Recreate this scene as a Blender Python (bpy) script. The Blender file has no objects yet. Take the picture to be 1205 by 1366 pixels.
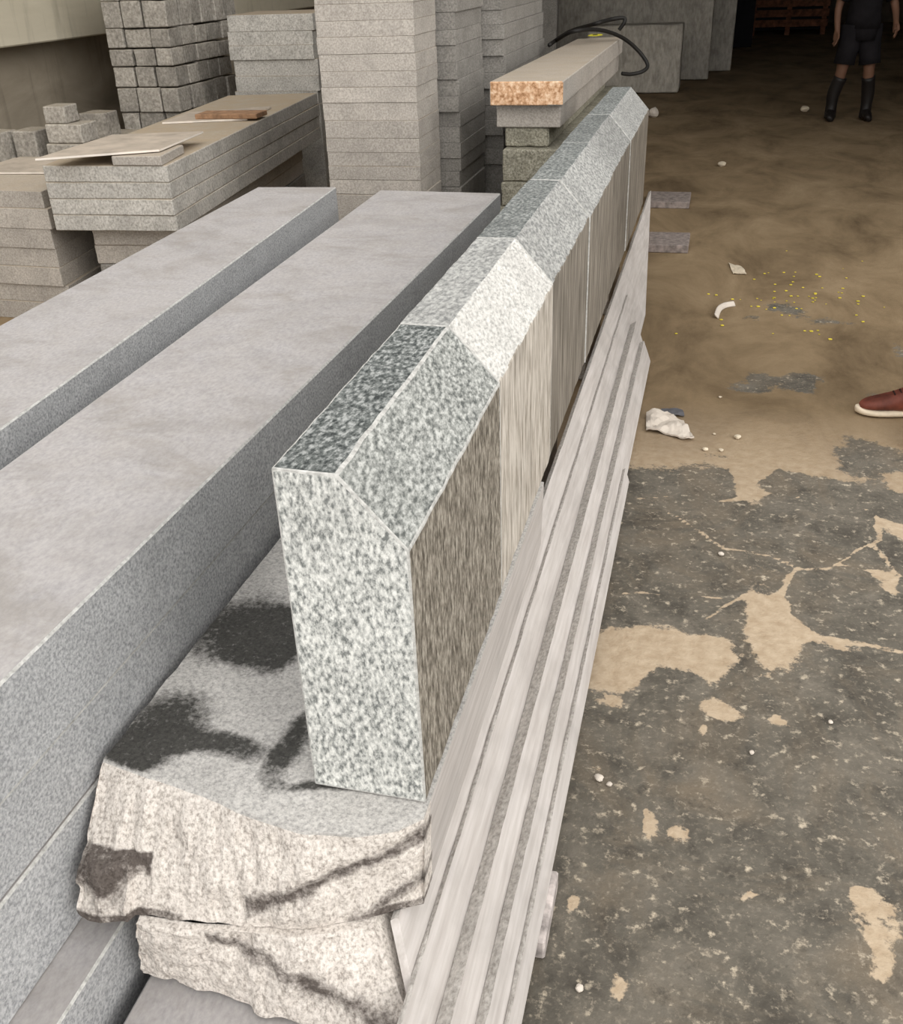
import bpy, bmesh, math, random
from mathutils import Vector, Matrix, noise
random.seed(7)
S = bpy.context.scene
COL = S.collection

# ------------------------------------------------------------------ camera
CAM_H = 1.6
FPX = 1292.35
RX = Vector((0.96892221, 0.24510016, -0.03340145))      # camera right, in the place's axes
DN = Vector((0.09288841, -0.48565542, -0.86920111))     # camera down
FW = Vector((-0.22926292, 0.83908565, -0.49332928))     # camera forward
cd = bpy.data.cameras.new('camera')
cam = bpy.data.objects.new('camera', cd)
COL.objects.link(cam)
cam.matrix_world = Matrix(((RX.x, -DN.x, -FW.x, 0), (RX.y, -DN.y, -FW.y, 0), (RX.z, -DN.z, -FW.z, CAM_H), (0, 0, 0, 1)))
cd.sensor_fit = 'VERTICAL'
cd.sensor_height = 36
cd.lens = 36 * FPX / 1366
cd.clip_start = 0.02
cd.clip_end = 200
S.camera = cam

# ------------------------------------------------------------------ light
w = bpy.data.worlds.new('overcast_sky')
S.world = w
w.use_nodes = True
wn = w.node_tree
bg = wn.nodes['Background']
bg.inputs['Color'].default_value = (1.0, 0.985, 0.965, 1)
bg.inputs['Strength'].default_value = 1.75
sd = bpy.data.lights.new('hazy_sun', 'SUN')
sd.energy = 1.15
sd.angle = math.radians(40)
sd.color = (1, .97, .92)
sun = bpy.data.objects.new('hazy_sun', sd)
COL.objects.link(sun)
sun.rotation_euler = Vector((-0.72, 0.55, -0.40)).to_track_quat('-Z', 'Y').to_euler()
S.view_settings.view_transform = 'Standard'
S.view_settings.look = 'None'
S.view_settings.gamma = 1
S.view_settings.use_curve_mapping = False
S.view_settings.exposure = 0.0
S.cycles.use_denoising = True
S.cycles.max_bounces = 8

# ------------------------------------------------------------------ helpers
def ray(px, py):
    return (RX * (px - 602.5) + DN * (py - 683.0) + FW * FPX)
def atz(px, py, z):
    d = ray(px, py); t = (z - CAM_H) / d.z
    return Vector((d.x * t, d.y * t, z))
def aty(px, py, y):
    d = ray(px, py); t = y / d.y
    return Vector((d.x * t, y, CAM_H + d.z * t))

def tag(o, label=None, cat=None, group=None, kind=None):
    if label: o['label'] = label
    if cat: o['category'] = cat
    if group: o['group'] = group
    if kind: o['kind'] = kind
    elif cat: o['kind'] = 'thing'
    return o
def link(name, bm, mats, parent=None, smooth=False, loc=None):
    me = bpy.data.meshes.new(name)
    bmesh.ops.recalc_face_normals(bm, faces=bm.faces)
    if loc is not None:
        bmesh.ops.translate(bm, verts=bm.verts, vec=-Vector(loc))
    bm.to_mesh(me); bm.free()
    if not isinstance(mats, (list, tuple)): mats = [mats]
    for m in mats: me.materials.append(m)
    if smooth:
        for p in me.polygons: p.use_smooth = True
    o = bpy.data.objects.new(name, me)
    COL.objects.link(o)
    if parent is not None: o.parent = parent
    if loc is not None: o.location = loc
    return o
def empty(name, loc):
    o = bpy.data.objects.new(name, None); COL.objects.link(o); o.location = loc
    o.empty_display_size = .1
    return o

def fbm(p, sc, oct=4):
    p = Vector(p) * sc; a = 1; r = 0
    for i in range(oct):
        r += a * noise.noise(p); p = p * 2.03 + Vector((3.1, 1.7, 9.2)); a *= .5
    return r

def prism_bm(quad, z0, z1, bevel=.004, jit=.0, cuts=0, seg=1, mat=-1):
    """upright prism over a plan polygon"""
    bm = bmesh.new()
    lo = [bm.verts.new((p[0], p[1], z0)) for p in quad]
    hi = [bm.verts.new((p[0], p[1], z1)) for p in quad]
    bm.faces.new(lo[::-1]); bm.faces.new(hi)
    n = len(quad)
    for i in range(n):
        bm.faces.new((lo[i], lo[(i + 1) % n], hi[(i + 1) % n], hi[i]))
    if bevel: bmesh.ops.bevel(bm, geom=bm.edges[:], offset=bevel, segments=seg, affect='EDGES', profile=.6, material=mat)
    if cuts: bmesh.ops.subdivide_edges(bm, edges=[e for e in bm.edges if e.calc_length() > .08], cuts=cuts, use_grid_fill=True)
    if jit:
        for v in bm.verts:
            q = v.co * 23
            v.co += Vector((noise.noise(q), noise.noise(q + Vector((7, 1, 3))), noise.noise(q + Vector((2, 9, 5))))) * jit
    return bm
def box_bm(x0, x1, y0, y1, z0, z1, **k):
    return prism_bm([(x0, y0), (x1, y0), (x1, y1), (x0, y1)], z0, z1, **k)
def extrude_bm(profile, y0, y1, nseg, bevel=.004, jit=0.0, yend=None, mat=-1):
    """profile of (x, z) points drawn along Y; yend may shear the end faces"""
    bm = bmesh.new(); rings = []
    for k in range(nseg + 1):
        t = k / nseg
        rings.append([bm.verts.new((x, y0 + (y1 - y0) * t + (yend(x, z, t) if yend else 0), z)) for x, z in profile])
    n = len(profile)
    bm.faces.new(rings[0]); bm.faces.new(rings[-1][::-1])
    for k in range(nseg):
        for i in range(n):
            bm.faces.new((rings[k][i], rings[k][(i + 1) % n], rings[k + 1][(i + 1) % n], rings[k + 1][i]))
    if bevel:
        bmesh.ops.recalc_face_normals(bm, faces=bm.faces)
        ed = [e for e in bm.edges if len(e.link_faces) == 2 and e.calc_face_angle(0) > .2]
        bmesh.ops.bevel(bm, geom=ed, offset=bevel, segments=2, affect='EDGES', profile=.6, material=mat)
    if jit:
        for v in bm.verts:
            q = v.co * 31
            v.co += Vector((noise.noise(q), noise.noise(q + Vector((7, 1, 3))), noise.noise(q + Vector((2, 9, 5))))) * jit
    return bm
def grid_box(nx, ny, nz, fn):
    """closed box surface on a lattice, every lattice point mapped through fn(u, v, w)"""
    bm = bmesh.new(); V = {}
    def g(i, j, k):
        if (i, j, k) not in V: V[i, j, k] = bm.verts.new(fn(i / nx, j / ny, k / nz))
        return V[i, j, k]
    for i in range(nx):
        for j in range(ny):
            for k in (0, nz): bm.faces.new((g(i, j, k), g(i + 1, j, k), g(i + 1, j + 1, k), g(i, j + 1, k)))
    for i in range(nx):
        for k in range(nz):
            for j in (0, ny): bm.faces.new((g(i, j, k), g(i + 1, j, k), g(i + 1, j, k + 1), g(i, j, k + 1)))
    for j in range(ny):
        for k in range(nz):
            for i in (0, nx): bm.faces.new((g(i, j, k), g(i, j + 1, k), g(i, j + 1, k + 1), g(i, j, k + 1)))
    return bm
def tube_bm(pts, rad, n=10, bm=None, caps=True):
    bm = bm or bmesh.new()
    pts = [Vector(p) for p in pts]
    if not hasattr(rad, '__len__'): rad = [rad] * len(pts)
    rings = []; up = None
    for i, p in enumerate(pts):
        d = (pts[min(i + 1, len(pts) - 1)] - pts[max(i - 1, 0)]).normalized()
        if up is None: up = d.orthogonal().normalized()
        up = (up - d * up.dot(d)).normalized(); sd_ = d.cross(up)
        r = rad[i] if hasattr(rad[i], '__len__') else (rad[i], rad[i])
        rings.append([bm.verts.new(p + up * math.cos(a) * r[0] + sd_ * math.sin(a) * r[1]) for a in [2 * math.pi * k / n for k in range(n)]])
    for a, b in zip(rings, rings[1:]):
        for k in range(n): bm.faces.new((a[k], a[(k + 1) % n], b[(k + 1) % n], b[k]))
    if caps: bm.faces.new(rings[0][::-1]); bm.faces.new(rings[-1])
    return bm
def spline(pts, m=8):
    pts = [Vector(p) for p in pts]; P = [pts[0]] + pts + [pts[-1]]; out = []
    for i in range(1, len(P) - 2):
        for k in range(m):
            t = k / m; a, b, c, d = P[i - 1], P[i], P[i + 1], P[i + 2]
            out.append(.5 * ((2 * b) + (c - a) * t + (2 * a - 5 * b + 4 * c - d) * t * t + (3 * b - a - 3 * c + d) * t ** 3))
    out.append(pts[-1]); return out

# ------------------------------------------------------------------ materials
def s2l(c):
    return tuple((x / 255 / 12.92) if x / 255 <= .04045 else ((x / 255 + .055) / 1.055) ** 2.4 for x in c) + (1,)
class NT:
    def __init__(self, name):
        self.m = bpy.data.materials.new(name); self.m.use_nodes = True
        self.t = self.m.node_tree; self.b = self.t.nodes['Principled BSDF']
    def n(self, typ, **k):
        nd = self.t.nodes.new(typ)
        for a, v in k.items():
            if a in nd.bl_rna.properties: setattr(nd, a, v)
            else: nd.inputs[a.replace('_', ' ')].default_value = v
        return nd
    def l(self, a, b): self.t.links.new(a, b)
    def ramp(self, src, stops):
        r = self.n('ShaderNodeValToRGB'); e = r.color_ramp.elements
        e[0].position, e[0].color = stops[0]; e[1].position, e[1].color = stops[-1]
        for p, c in stops[1:-1]:
            q = e.new(p); q.color = c
        self.l(src, r.inputs[0]); return r.outputs[0]
    def mix(self, f, a, b, mode='MIX'):
        x = self.n('ShaderNodeMix', data_type='RGBA', blend_type=mode)
        for s_, i in ((f, 0), (a, 6), (b, 7)):
            if isinstance(s_, (int, float)): x.inputs[i].default_value = s_
            elif isinstance(s_, tuple): x.inputs[i].default_value = s_
            else: self.l(s_, x.inputs[i])
        return x.outputs[2]
    def math(self, op, a, b=0.0, clamp=False):
        x = self.n('ShaderNodeMath', operation=op); x.use_clamp = clamp
        for i, s_ in enumerate((a, b)):
            if isinstance(s_, (int, float)): x.inputs[i].default_value = s_
            else: self.l(s_, x.inputs[i])
        return x.outputs[0]
    def coords(self, scale=(1, 1, 1), rot=(0, 0, 0), vary=True):
        c = self.n('ShaderNodeTexCoord').outputs['Object']
        if vary:
            oi = self.n('ShaderNodeObjectInfo').outputs['Random']
            v = self.n('ShaderNodeVectorMath', operation='ADD')
            mu = self.math('MULTIPLY', oi, 37.0)
            self.l(c, v.inputs[0]); self.l(mu, v.inputs[1]); c = v.outputs[0]
        mp = self.n('ShaderNodeMapping'); mp.inputs['Scale'].default_value = scale; mp.inputs['Rotation'].default_value = rot
        self.l(c, mp.inputs[0]); return mp.outputs[0]
    def noise(self, vec, sc, det=3, rough=.6, dist=0):
        x = self.n('ShaderNodeTexNoise'); x.inputs['Scale'].default_value = sc; x.inputs['Detail'].default_value = det
        x.inputs['Roughness'].default_value = rough; x.inputs['Distortion'].default_value = dist
        self.l(vec, x.inputs['Vector']); return x.outputs['Fac']
    def bump(self, h, strength, dist=.01):
        x = self.n('ShaderNodeBump'); x.inputs['Strength'].default_value = strength; x.inputs['Distance'].default_value = dist
        self.l(h, x.inputs['Height']); self.l(x.outputs[0], self.b.inputs['Normal'])
    def done(self, col, rough=.85, spec=.25):
        if isinstance(col, tuple): self.b.inputs['Base Color'].default_value = col
        else: self.l(col, self.b.inputs['Base Color'])
        self.b.inputs['Roughness'].default_value = rough
        self.b.inputs['Specular IOR Level'].default_value = spec
        return self.m

def granite(name, dark, mid, light, sc=150, streak=(1, 1, 1), rot=(0, 0, 0), contrast=.16, cloud=.25, vary=.16, bump=.25,
            stain=None, cover=None, rough=.85, lo=.5, dustc=None, dust=0.0, blot=None):
    m = NT(name)
    v = m.coords(streak, rot)
    f = m.noise(v, sc, 3, .65)
    c = m.ramp(f, [(lo - contrast, s2l(dark)), (lo, s2l(mid)), (lo + contrast, s2l(light))])
    v2 = m.coords((1, 1, 1))
    big = m.noise(v2, 5.5, 4, .6, .6)
    c = m.mix(m.math('MULTIPLY', m.math('SUBTRACT', big, .45, True), cloud * 6, True), c, s2l(tuple(x * .62 for x in mid)))
    if blot:
        b1 = m.math('MULTIPLY', m.math('SUBTRACT', m.noise(m.coords((1, 1.6, 1), (0, 0, .6)), 2.6, 7, .72, .7), .49, True), 4.5, True)
        c = m.mix(m.math('MULTIPLY', b1, blot[1]), c, s2l(blot[0]))
        b2 = m.math('MULTIPLY', m.math('SUBTRACT', m.noise(m.coords((1, 1, 1), (0, 0, .2)), 7.5, 6, .7, .4), .60, True), 6, True)
        c = m.mix(m.math('MULTIPLY', b2, .35), c, s2l(tuple(x * .8 for x in blot[0])))
    if vary:
        oi = m.n('ShaderNodeObjectInfo').outputs['Random']
        k = m.math('ADD', m.math('MULTIPLY', oi, vary * 2), 1 - vary)
        cc = m.n('ShaderNodeCombineColor')
        for i in range(3): m.l(k, cc.inputs[i])
        c = m.mix(1.0, c, cc.outputs[0], 'MULTIPLY')
    if dust:
        g = m.n('ShaderNodeNewGeometry'); sx = m.n('ShaderNodeSeparateXYZ'); m.l(g.outputs['Normal'], sx.inputs[0])
        up = m.math('MULTIPLY', m.math('SUBTRACT', sx.outputs[2], .55, True), 2.2, True)
        dn = m.math('MULTIPLY', up, m.math('ADD', m.math('MULTIPLY', m.noise(v2, 9, 4, .65), dust * 1.2), dust * .4), True)
        c = m.mix(dn, c, s2l(dustc))
    if stain:
        a = m.n('ShaderNodeAttribute', attribute_name='stain').outputs['Fac']
        a = m.math('ADD', a, m.math('MULTIPLY', m.math('SUBTRACT', m.noise(v2, 75, 5, .75), .5), 1.5))
        a = m.math('MULTIPLY', m.math('SUBTRACT', a, .22, True), 1.5, True)
        c = m.mix(m.math('MULTIPLY', a, stain[1]), c, m.mix(1.0, c, s2l(stain[0]), 'MULTIPLY'))
    m.bump(m.noise(v2, sc * .8, 4, .7), bump, .004)
    return m.done(c, rough)

M = {}
KD = ((38, 42, 42), (128, 130, 126), (222, 222, 216))
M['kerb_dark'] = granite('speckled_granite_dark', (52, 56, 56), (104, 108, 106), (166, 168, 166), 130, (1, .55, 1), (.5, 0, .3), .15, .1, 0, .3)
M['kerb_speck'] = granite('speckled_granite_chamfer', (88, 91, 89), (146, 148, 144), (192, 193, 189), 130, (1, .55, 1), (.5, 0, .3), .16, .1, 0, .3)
M['kerb_top_shade'] = granite('shaded_grey_kerb_top', (84, 88, 87), (120, 123, 121), (160, 162, 159), 120, (1, .5, 1), (.5, 0, .4), .16, .2, .08, .3)  # darker copy of the mid grey: shade on the far top faces painted in
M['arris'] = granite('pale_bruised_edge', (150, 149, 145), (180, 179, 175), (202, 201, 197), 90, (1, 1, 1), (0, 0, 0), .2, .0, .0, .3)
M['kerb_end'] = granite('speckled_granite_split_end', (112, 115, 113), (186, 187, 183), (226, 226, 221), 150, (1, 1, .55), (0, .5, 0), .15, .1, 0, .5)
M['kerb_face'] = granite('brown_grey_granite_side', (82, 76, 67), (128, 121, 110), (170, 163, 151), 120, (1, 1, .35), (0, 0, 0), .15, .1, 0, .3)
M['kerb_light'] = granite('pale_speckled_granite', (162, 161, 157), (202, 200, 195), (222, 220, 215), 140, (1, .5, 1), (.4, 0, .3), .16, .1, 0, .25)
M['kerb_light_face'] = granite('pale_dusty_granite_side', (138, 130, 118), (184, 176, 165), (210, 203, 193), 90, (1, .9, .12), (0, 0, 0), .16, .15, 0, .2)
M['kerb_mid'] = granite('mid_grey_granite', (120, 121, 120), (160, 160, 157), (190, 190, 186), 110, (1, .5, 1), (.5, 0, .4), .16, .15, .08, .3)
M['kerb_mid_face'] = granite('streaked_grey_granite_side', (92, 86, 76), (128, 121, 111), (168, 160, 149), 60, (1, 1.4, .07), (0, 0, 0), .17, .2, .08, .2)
M['sawn_top'] = granite('sawn_grey_granite', (152, 151, 155), (170, 168, 171), (184, 182, 183), 110, (1, .6, 1), (0, 0, .5), .2, .22, .04, .1, dustc=(168, 160, 150), dust=.35, blot=((126, 122, 118), .75))
M['sawn_side'] = granite('sawn_speckled_granite_edge', (132, 133, 135), (166, 167, 168), (192, 192, 193), 170, (1, 1, 1), (0, 0, 0), .17, .12, .04, .15)
M['block'] = granite('rough_split_granite', (162, 154, 146), (212, 204, 196), (232, 225, 217), 170, (1, 1, .7), (.3, .3, 0), .17, .08, .0, .9, stain=((104, 98, 96), .95))
M['block_top'] = granite('sawn_block_top', (150, 148, 145), (182, 179, 175), (204, 201, 196), 170, (1, 1, 1), (0, 0, 0), .18, .15, .0, .3, stain=((98, 98, 96), 1.0))
M['strip'] = granite('dusty_sawn_slab_face', (176, 169, 164), (188, 182, 177), (199, 193, 189), 60, (1, .06, 1), (0, 0, 0), .18, .12, .06, .15)
M['strip_edge'] = granite('rough_dark_slab_edge', (150, 145, 139), (178, 173, 167), (198, 193, 187), 130, (1, .7, 1), (0, 0, 0), .17, .1, .05, .7)
M['stack'] = granite('stacked_grey_granite', (152, 146, 138), (174, 167, 159), (192, 186, 177), 120, (1, 1, 1), (0, 0, 0), .17, .2, .09, .3, dustc=(176, 160, 138), dust=.55)
M['stack_pale'] = granite('stacked_pale_granite', (148, 145, 139), (182, 178, 171), (204, 201, 195), 100, (1, 1, .8), (0, 0, 0), .17, .25, .06, .4, dustc=(172, 156, 134), dust=.9)
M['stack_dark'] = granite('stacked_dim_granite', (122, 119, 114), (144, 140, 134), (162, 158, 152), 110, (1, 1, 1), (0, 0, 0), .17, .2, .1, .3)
M['green_grey'] = granite('weathered_greenish_granite', (104, 100, 88), (150, 146, 130), (182, 178, 164), 110, (1, 1, 1), (0, 0, 0), .18, .35, .08, .6)
M['orange'] = granite('orange_stained_granite_end', (150, 108, 72), (208, 166, 130), (236, 208, 178), 55, (1, 1, 1), (0, 0, 0), .18, .12, 0, .8)
M['sett'] = granite('rough_sett_granite', (128, 122, 114), (162, 156, 147), (188, 182, 173), 50, (1, 1, 1), (0, 0, 0), .2, .35, .2, .8, dustc=(150, 138, 118), dust=.5)
M['pale_slab'] = granite('dim_white_slab', (150, 144, 134), (172, 166, 155), (188, 182, 172), 30, (1, 1, .3), (0, 0, 0), .2, .3, .08, .2)

def plain(name, c, rough=.7, spec=.3, bump=0, bsc=60, var=.15, vsc=8):
    m = NT(name); v = m.coords()
    f = m.noise(v, vsc, 4, .6)
    col = m.ramp(f, [(.3, s2l(tuple(x * (1 - var) for x in c))), (.7, s2l(tuple(min(255, x * (1 + var)) for x in c)))])
    if bump: m.bump(m.noise(v, bsc, 4, .6), bump, .004)
    return m.done(col, rough, spec)
M['wood'] = plain('grey_timber', (168, 160, 156), .8, .2, .3, 40, .25, 30)
M['wood_dim'] = plain('dimmed_timber', (132, 122, 117), .85, .2, .3, 40, .2, 30)  # same timber darkened: the dimmer light on the far bearers is in its colour
M['brown_wood'] = plain('brown_wood', (150, 118, 92), .8, .2, .3, 40, .2, 20)
M['crate'] = plain('red_brown_timber', (112, 74, 56), .85, .2, .3, 40, .3, 12)
M['plate'] = plain('thin_beige_tile', (176, 164, 150), .7, .3, .1, 60, .1, 8)
M['plate_edge'] = plain('pale_tile_edge', (224, 216, 206), .7, .3, .1, 60, .06, 8)
M['rubber'] = plain('black_rubber', (30, 28, 26), .6, .3)
M['yellow'] = plain('yellow_paint', (222, 212, 60), .6, .3)
M['blackpaint'] = plain('black_paint', (34, 32, 28), .6, .3)
M['paper'] = plain('white_paper', (206, 196, 184), .8, .2, .2, 30, .06)
M['greyscrap'] = plain('grey_plastic_scrap', (92, 92, 96), .6, .3)
M['tan'] = plain('tan_pebble', (205, 192, 170), .9, .2, .3, 80)
M['fleck'] = plain('yellow_fleck', (206, 188, 70), .8, .2)
M['cloth_dark'] = plain('black_cloth', (34, 32, 34), .95, .1, .2, 90)
M['boot'] = plain('black_rubber_boot', (30, 26, 24), .5, .35)
M['skin'] = plain('skin', (118, 86, 68), .6, .3, .05, 90, .06)
M['hair'] = plain('black_hair', (24, 20, 18), .6, .3, .4, 120)
M['trouser'] = plain('pale_grey_cloth', (200, 190, 184), .95, .1, .2, 90)
M['shirt'] = plain('blue_grey_cloth', (96, 104, 118), .95, .1, .2, 90)
M['leather'] = plain('red_brown_leather', (104, 56, 44), .55, .3, .1, 60, .25, 14)
M['sole'] = plain('cream_rubber', (226, 208, 184), .7, .3)
M['lace'] = plain('dark_lace', (50, 34, 30), .8, .2)
M['drum'] = plain('dark_blue_plastic', (34, 38, 46), .5, .3)
M['dark_panel'] = plain('dark_sheet', (30, 30, 34), .8, .2)
M['roof'] = plain('grey_roof_sheet', (110, 106, 98), .8, .2)
M['back'] = plain('dim_concrete', (78, 70, 60), .9, .15, .2, 20, .25, 2)

# plaster wall: beige with run marks
def wall_mat(name, a, b):
    m = NT(name); v = m.coords((1, .35, 1.0), vary=False)
    c = m.ramp(m.noise(v, 2.2, 5, .6, .8), [(.3, s2l(a)), (.66, s2l(b))])
    v2 = m.coords((1, 1.2, .15), vary=False)
    c = m.mix(m.math('MULTIPLY', m.math('SUBTRACT', m.noise(v2, 9, 4, .6), .55, True), 1.6, True), c, s2l(tuple(x * .6 for x in a)))
    m.bump(m.noise(v, 30, 4), .2, .01)
    return m.done(c, .9, .15)
M['wall_upper'] = wall_mat('beige_concrete', (186, 178, 158), (204, 196, 177))
M['wall_lower'] = wall_mat('stained_concrete', (124, 115, 100), (164, 154, 138))

# ------------------------------------------------------------------ floor
def floor_material():
    m = NT('dusty_concrete_floor'); v = m.coords(vary=False)
    # worn dark concrete
    c = m.ramp(m.noise(v, 7, 5, .65, .5), [(.28, s2l((70, 66, 60))), (.5, s2l((100, 95, 86))), (.74, s2l((124, 117, 106)))])
    c = m.mix(m.math('MULTIPLY', m.math('SUBTRACT', m.noise(v, 2.6, 5, .7, 1.2), .47, True), 4.0, True), c, s2l((120, 109, 94)))
    fine = m.noise(v, 70, 4, .7)
    c = m.mix(m.math('MULTIPLY', m.math('SUBTRACT', fine, .53, True), 3.6, True), c, s2l((150, 140, 125)))
    c = m.mix(m.math('MULTIPLY', m.math('SUBTRACT', m.noise(v, 34, 4, .65), .58, True), 7, True), c, s2l((196, 183, 162)))
    c = m.mix(m.math('MULTIPLY', m.math('SUBTRACT', m.noise(m.coords((1, 1, 1), (0, 0, 1), vary=False), 16, 5, .75), .56, True), 4, True), c, s2l((54, 51, 47)))
    # drifted sand
    at = m.n('ShaderNodeAttribute', attribute_name='sand').outputs['Fac']
    nz = m.math('SUBTRACT', m.noise(v, 24, 5, .7), .5)
    a = m.math('ADD', at, m.math('ADD', m.math('MULTIPLY', nz, 1.15), m.math('MULTIPLY', m.math('SUBTRACT', m.noise(v, 85, 4, .7), .5), .55)))
    a = m.math('MULTIPLY', m.math('SUBTRACT', a, .44, True), 7, True)
    sp = m.n('ShaderNodeAttribute', attribute_name='brown').outputs['Fac']
    pale = m.ramp(m.noise(v, 30, 4, .6), [(.3, s2l((170, 150, 125))), (.7, s2l((194, 176, 152)))])
    brown = m.ramp(m.noise(m.coords((1.0, .55, 1), (0, 0, .3), vary=False), 2.2, 7, .68, .5), [(.3, s2l((98, 82, 61))), (.5, s2l((132, 113, 87))), (.72, s2l((156, 136, 108)))])
    sand = m.mix(sp, pale, brown)
    c = m.mix(a, c, sand)
    h = m.math('ADD', m.noise(v, 60, 5, .7), m.math('MULTIPLY', m.noise(v, 9, 4), 1.5))
    m.bump(h, .35, .012)
    return m.done(c, .9, .2)
M['floor'] = floor_material()

CR = [  # sand-filled cracks: photo positions projected to the ground, half width (m), strength
    ([(890, 684), (941, 708), (970, 731), (1018, 740), (1060, 758), (1095, 758), (1117, 752), (1146, 729), (1167, 716), (1167, 688), (1155, 678)], .007),
    ([(1063, 760), (1040, 792), (1024, 800)], .008),
    ([(1040, 830), (1085, 847), (1127, 854), (1205, 868)], .013),
    ([(964, 668), (1024, 659), (1069, 665), (1095, 651)], .008),
    ([(1069, 665), (1107, 673), (1155, 680)], .006),
    ([(1159, 726), (1181, 745), (1197, 764), (1205, 771)], .010),
    ([(1117, 752), (1171, 764), (1197, 775)], .005),
    ([(850, 665), (892, 663)], .008),
    ([(940, 825), (980, 803), (1000, 795)], .005),
    ([(1167, 690), (1185, 700), (1205, 705)], .012),
    ([(830, 790), (900, 793), (960, 800)], .004),
]
BL = [  # sand patches: centre, radii in photo pixels, gain
    (815, 880, 45, 40, 1.0), (900, 862, 62, 34, 1.0), (945, 880, 40, 32, .9), (1030, 850, 42, 50, 1.0), (1030, 812, 28, 22, .9),
    (950, 946, 36, 18, 1.0), (1034, 966, 20, 8, .9), (932, 980, 12, 9, .8), (1175, 1235, 42, 38, .75), (848, 1105, 16, 22, .85),
    (885, 1112, 16, 12, .7), (765, 1232, 18, 14, .85), (828, 1322, 18, 22, .75), (1005, 643, 36, 26, 1.1), (1100, 860, 60, 8, .6),
    (1190, 700, 26, 18, .9), (990, 1185, 10, 8, .7), (800, 1040, 10, 10, .6), (1150, 1210, 16, 12, .7), (1190, 1290, 30, 22, .5), (1010, 770, 40, 12, .25),
    (820, 935, 26, 10, .6), (1060, 690, 60, 14, .25), (1190, 780, 20, 12, .7),
]
DK = [  # bare dark spots inside the sand zone
    (1060, 510, 32, 12, 1.1), (1012, 508, 20, 14, .7), (1155, 612, 40, 26, 1.2), (995, 520, 18, 6, .7), (1045, 412, 30, 9, .8), (1110, 430, 40, 7, .6), (1000, 425, 24, 5, .5),
    (928, 648, 42, 22, 1.1), (1045, 645, 60, 14, 1.2), (1118, 662, 44, 16, 1.1), (862, 645, 26, 18, .9), (1190, 672, 30, 26, .9), (1195, 470, 22, 14, .5),
    (1180, 530, 40, 8, .5), (955, 610, 30, 6, .4), (965, 880, 22, 20, .5), (915, 885, 12, 30, .35), (870, 470, 16, 30, .25),
]
def gfloor(px, py): return atz(px, py, 0).to_2d()
def mk_blob(b):
    c = gfloor(b[0], b[1]); rx = (gfloor(b[0] + b[2], b[1]) - c).length; ry = abs((gfloor(b[0], b[1] - b[3]) - c).y)
    return c, rx, ry, b[4]
BLW = [mk_blob(b) for b in BL]; DKW = [mk_blob(b) for b in DK]
CRW = [([gfloor(*p) for p in pts], hw) for pts, hw in CR]
def segd(p, a, b):
    ab = b - a; t = max(0, min(1, (p - a).dot(ab) / max(ab.length_squared, 1e-9))); return (p - a - ab * t).length
def sand_at(x, y):
    p = Vector((x, y))
    wob = Vector((fbm((x, y, 0), 4.5, 3), fbm((x, y, 5), 4.5, 3))) * .06
    q = p + wob
    edge = 3.06 + .16 * fbm((x, y, 2), 1.6, 3) + .03 * math.sin(x * 7)
    s = max(0.0, min(1.0, (y - edge) / .30 + .42))
    s = min(s, .95)
    zone = s
    if 0.3 < y < 6.5:
        for c, rx, ry, g in DKW:
            d = ((q.x - c.x) / rx) ** 2 + ((q.y - c.y) / ry) ** 2
            if d < 4: s -= g * math.exp(-d * 1.1)
        for c, rx, ry, g in BLW:
            d = ((q.x - c.x) / rx) ** 2 + ((q.y - c.y) / ry) ** 2
            if d < 4: s += g * math.exp(-d * d * .9)
        w2 = p + wob * .35
        for pts, hw in CRW:
            d = min(segd(w2, a, b) for a, b in zip(pts, pts[1:]))
            if d < hw * 5: s += .78 * max(0, 1 - d / (hw * 1.3 + .005))
    s += .12 * fbm((x, y, 8), 3, 3)
    return max(0, min(1, s)), max(0.0, min(1.0, (y - 2.9) / .9))
def axis(parts):
    out = [parts[0][0]]
    for a, b, st in parts:
        n = max(1, round((b - a) / st)); out += [a + (b - a) * k / n for k in range(1, n + 1)]
    return out
xs = axis([(-5.3, -.6, .8), (-.6, 1.5, .0125), (1.5, 6, .6)])
ys = axis([(-4, .6, .6), (.6, 4.6, .0145), (4.6, 8, .08), (8, 28, .5)])
bm = bmesh.new(); rows = []
for y in ys: rows.append([bm.verts.new((x, y, 0)) for x in xs])
for a, b in zip(rows, rows[1:]):
    for i in range(len(xs) - 1): bm.faces.new((a[i], a[i + 1], b[i + 1], b[i]))
floor = link('floor', bm, M['floor']); tag(floor, kind='structure')
sa, br = [], []
for v in floor.data.vertices:
    s_, b_ = sand_at(v.co.x, v.co.y); sa.append(s_); br.append(b_)
for nm, val in (('sand', sa), ('brown', br)):
    at = floor.data.attributes.new(nm, 'FLOAT', 'POINT'); at.data.foreach_set('value', val)

# ------------------------------------------------------------------ shed
def struct(name, bm, m): return tag(link(name, bm, m), kind='structure')
struct('wall_back', box_bm(-5.6, 6.3, 28.0, 28.3, 0, 5, bevel=0), M['back'])
struct('wall_right_unseen', box_bm(6.0, 6.3, 4.5, 28.0, 0, 5, bevel=0), M['back'])  # unseen wall, its start placed to darken the floor on this side
struct('wall_left', box_bm(-5.6, -5.3, -1.0, 28.0, 0, 5, bevel=0), M['wall_lower'])
struct('trim_1', box_bm(-5.3, -5.05, 2.0, 14.0, 1.17, 2.9, bevel=.01), M['wall_upper'])
struct('ceiling_unseen', box_bm(-5.6, 6.3, 6.5, 28.3, 5.0, 5.2, bevel=0), M['roof'])  # unseen roof, height and front edge placed to dim the rear of the shed

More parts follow.
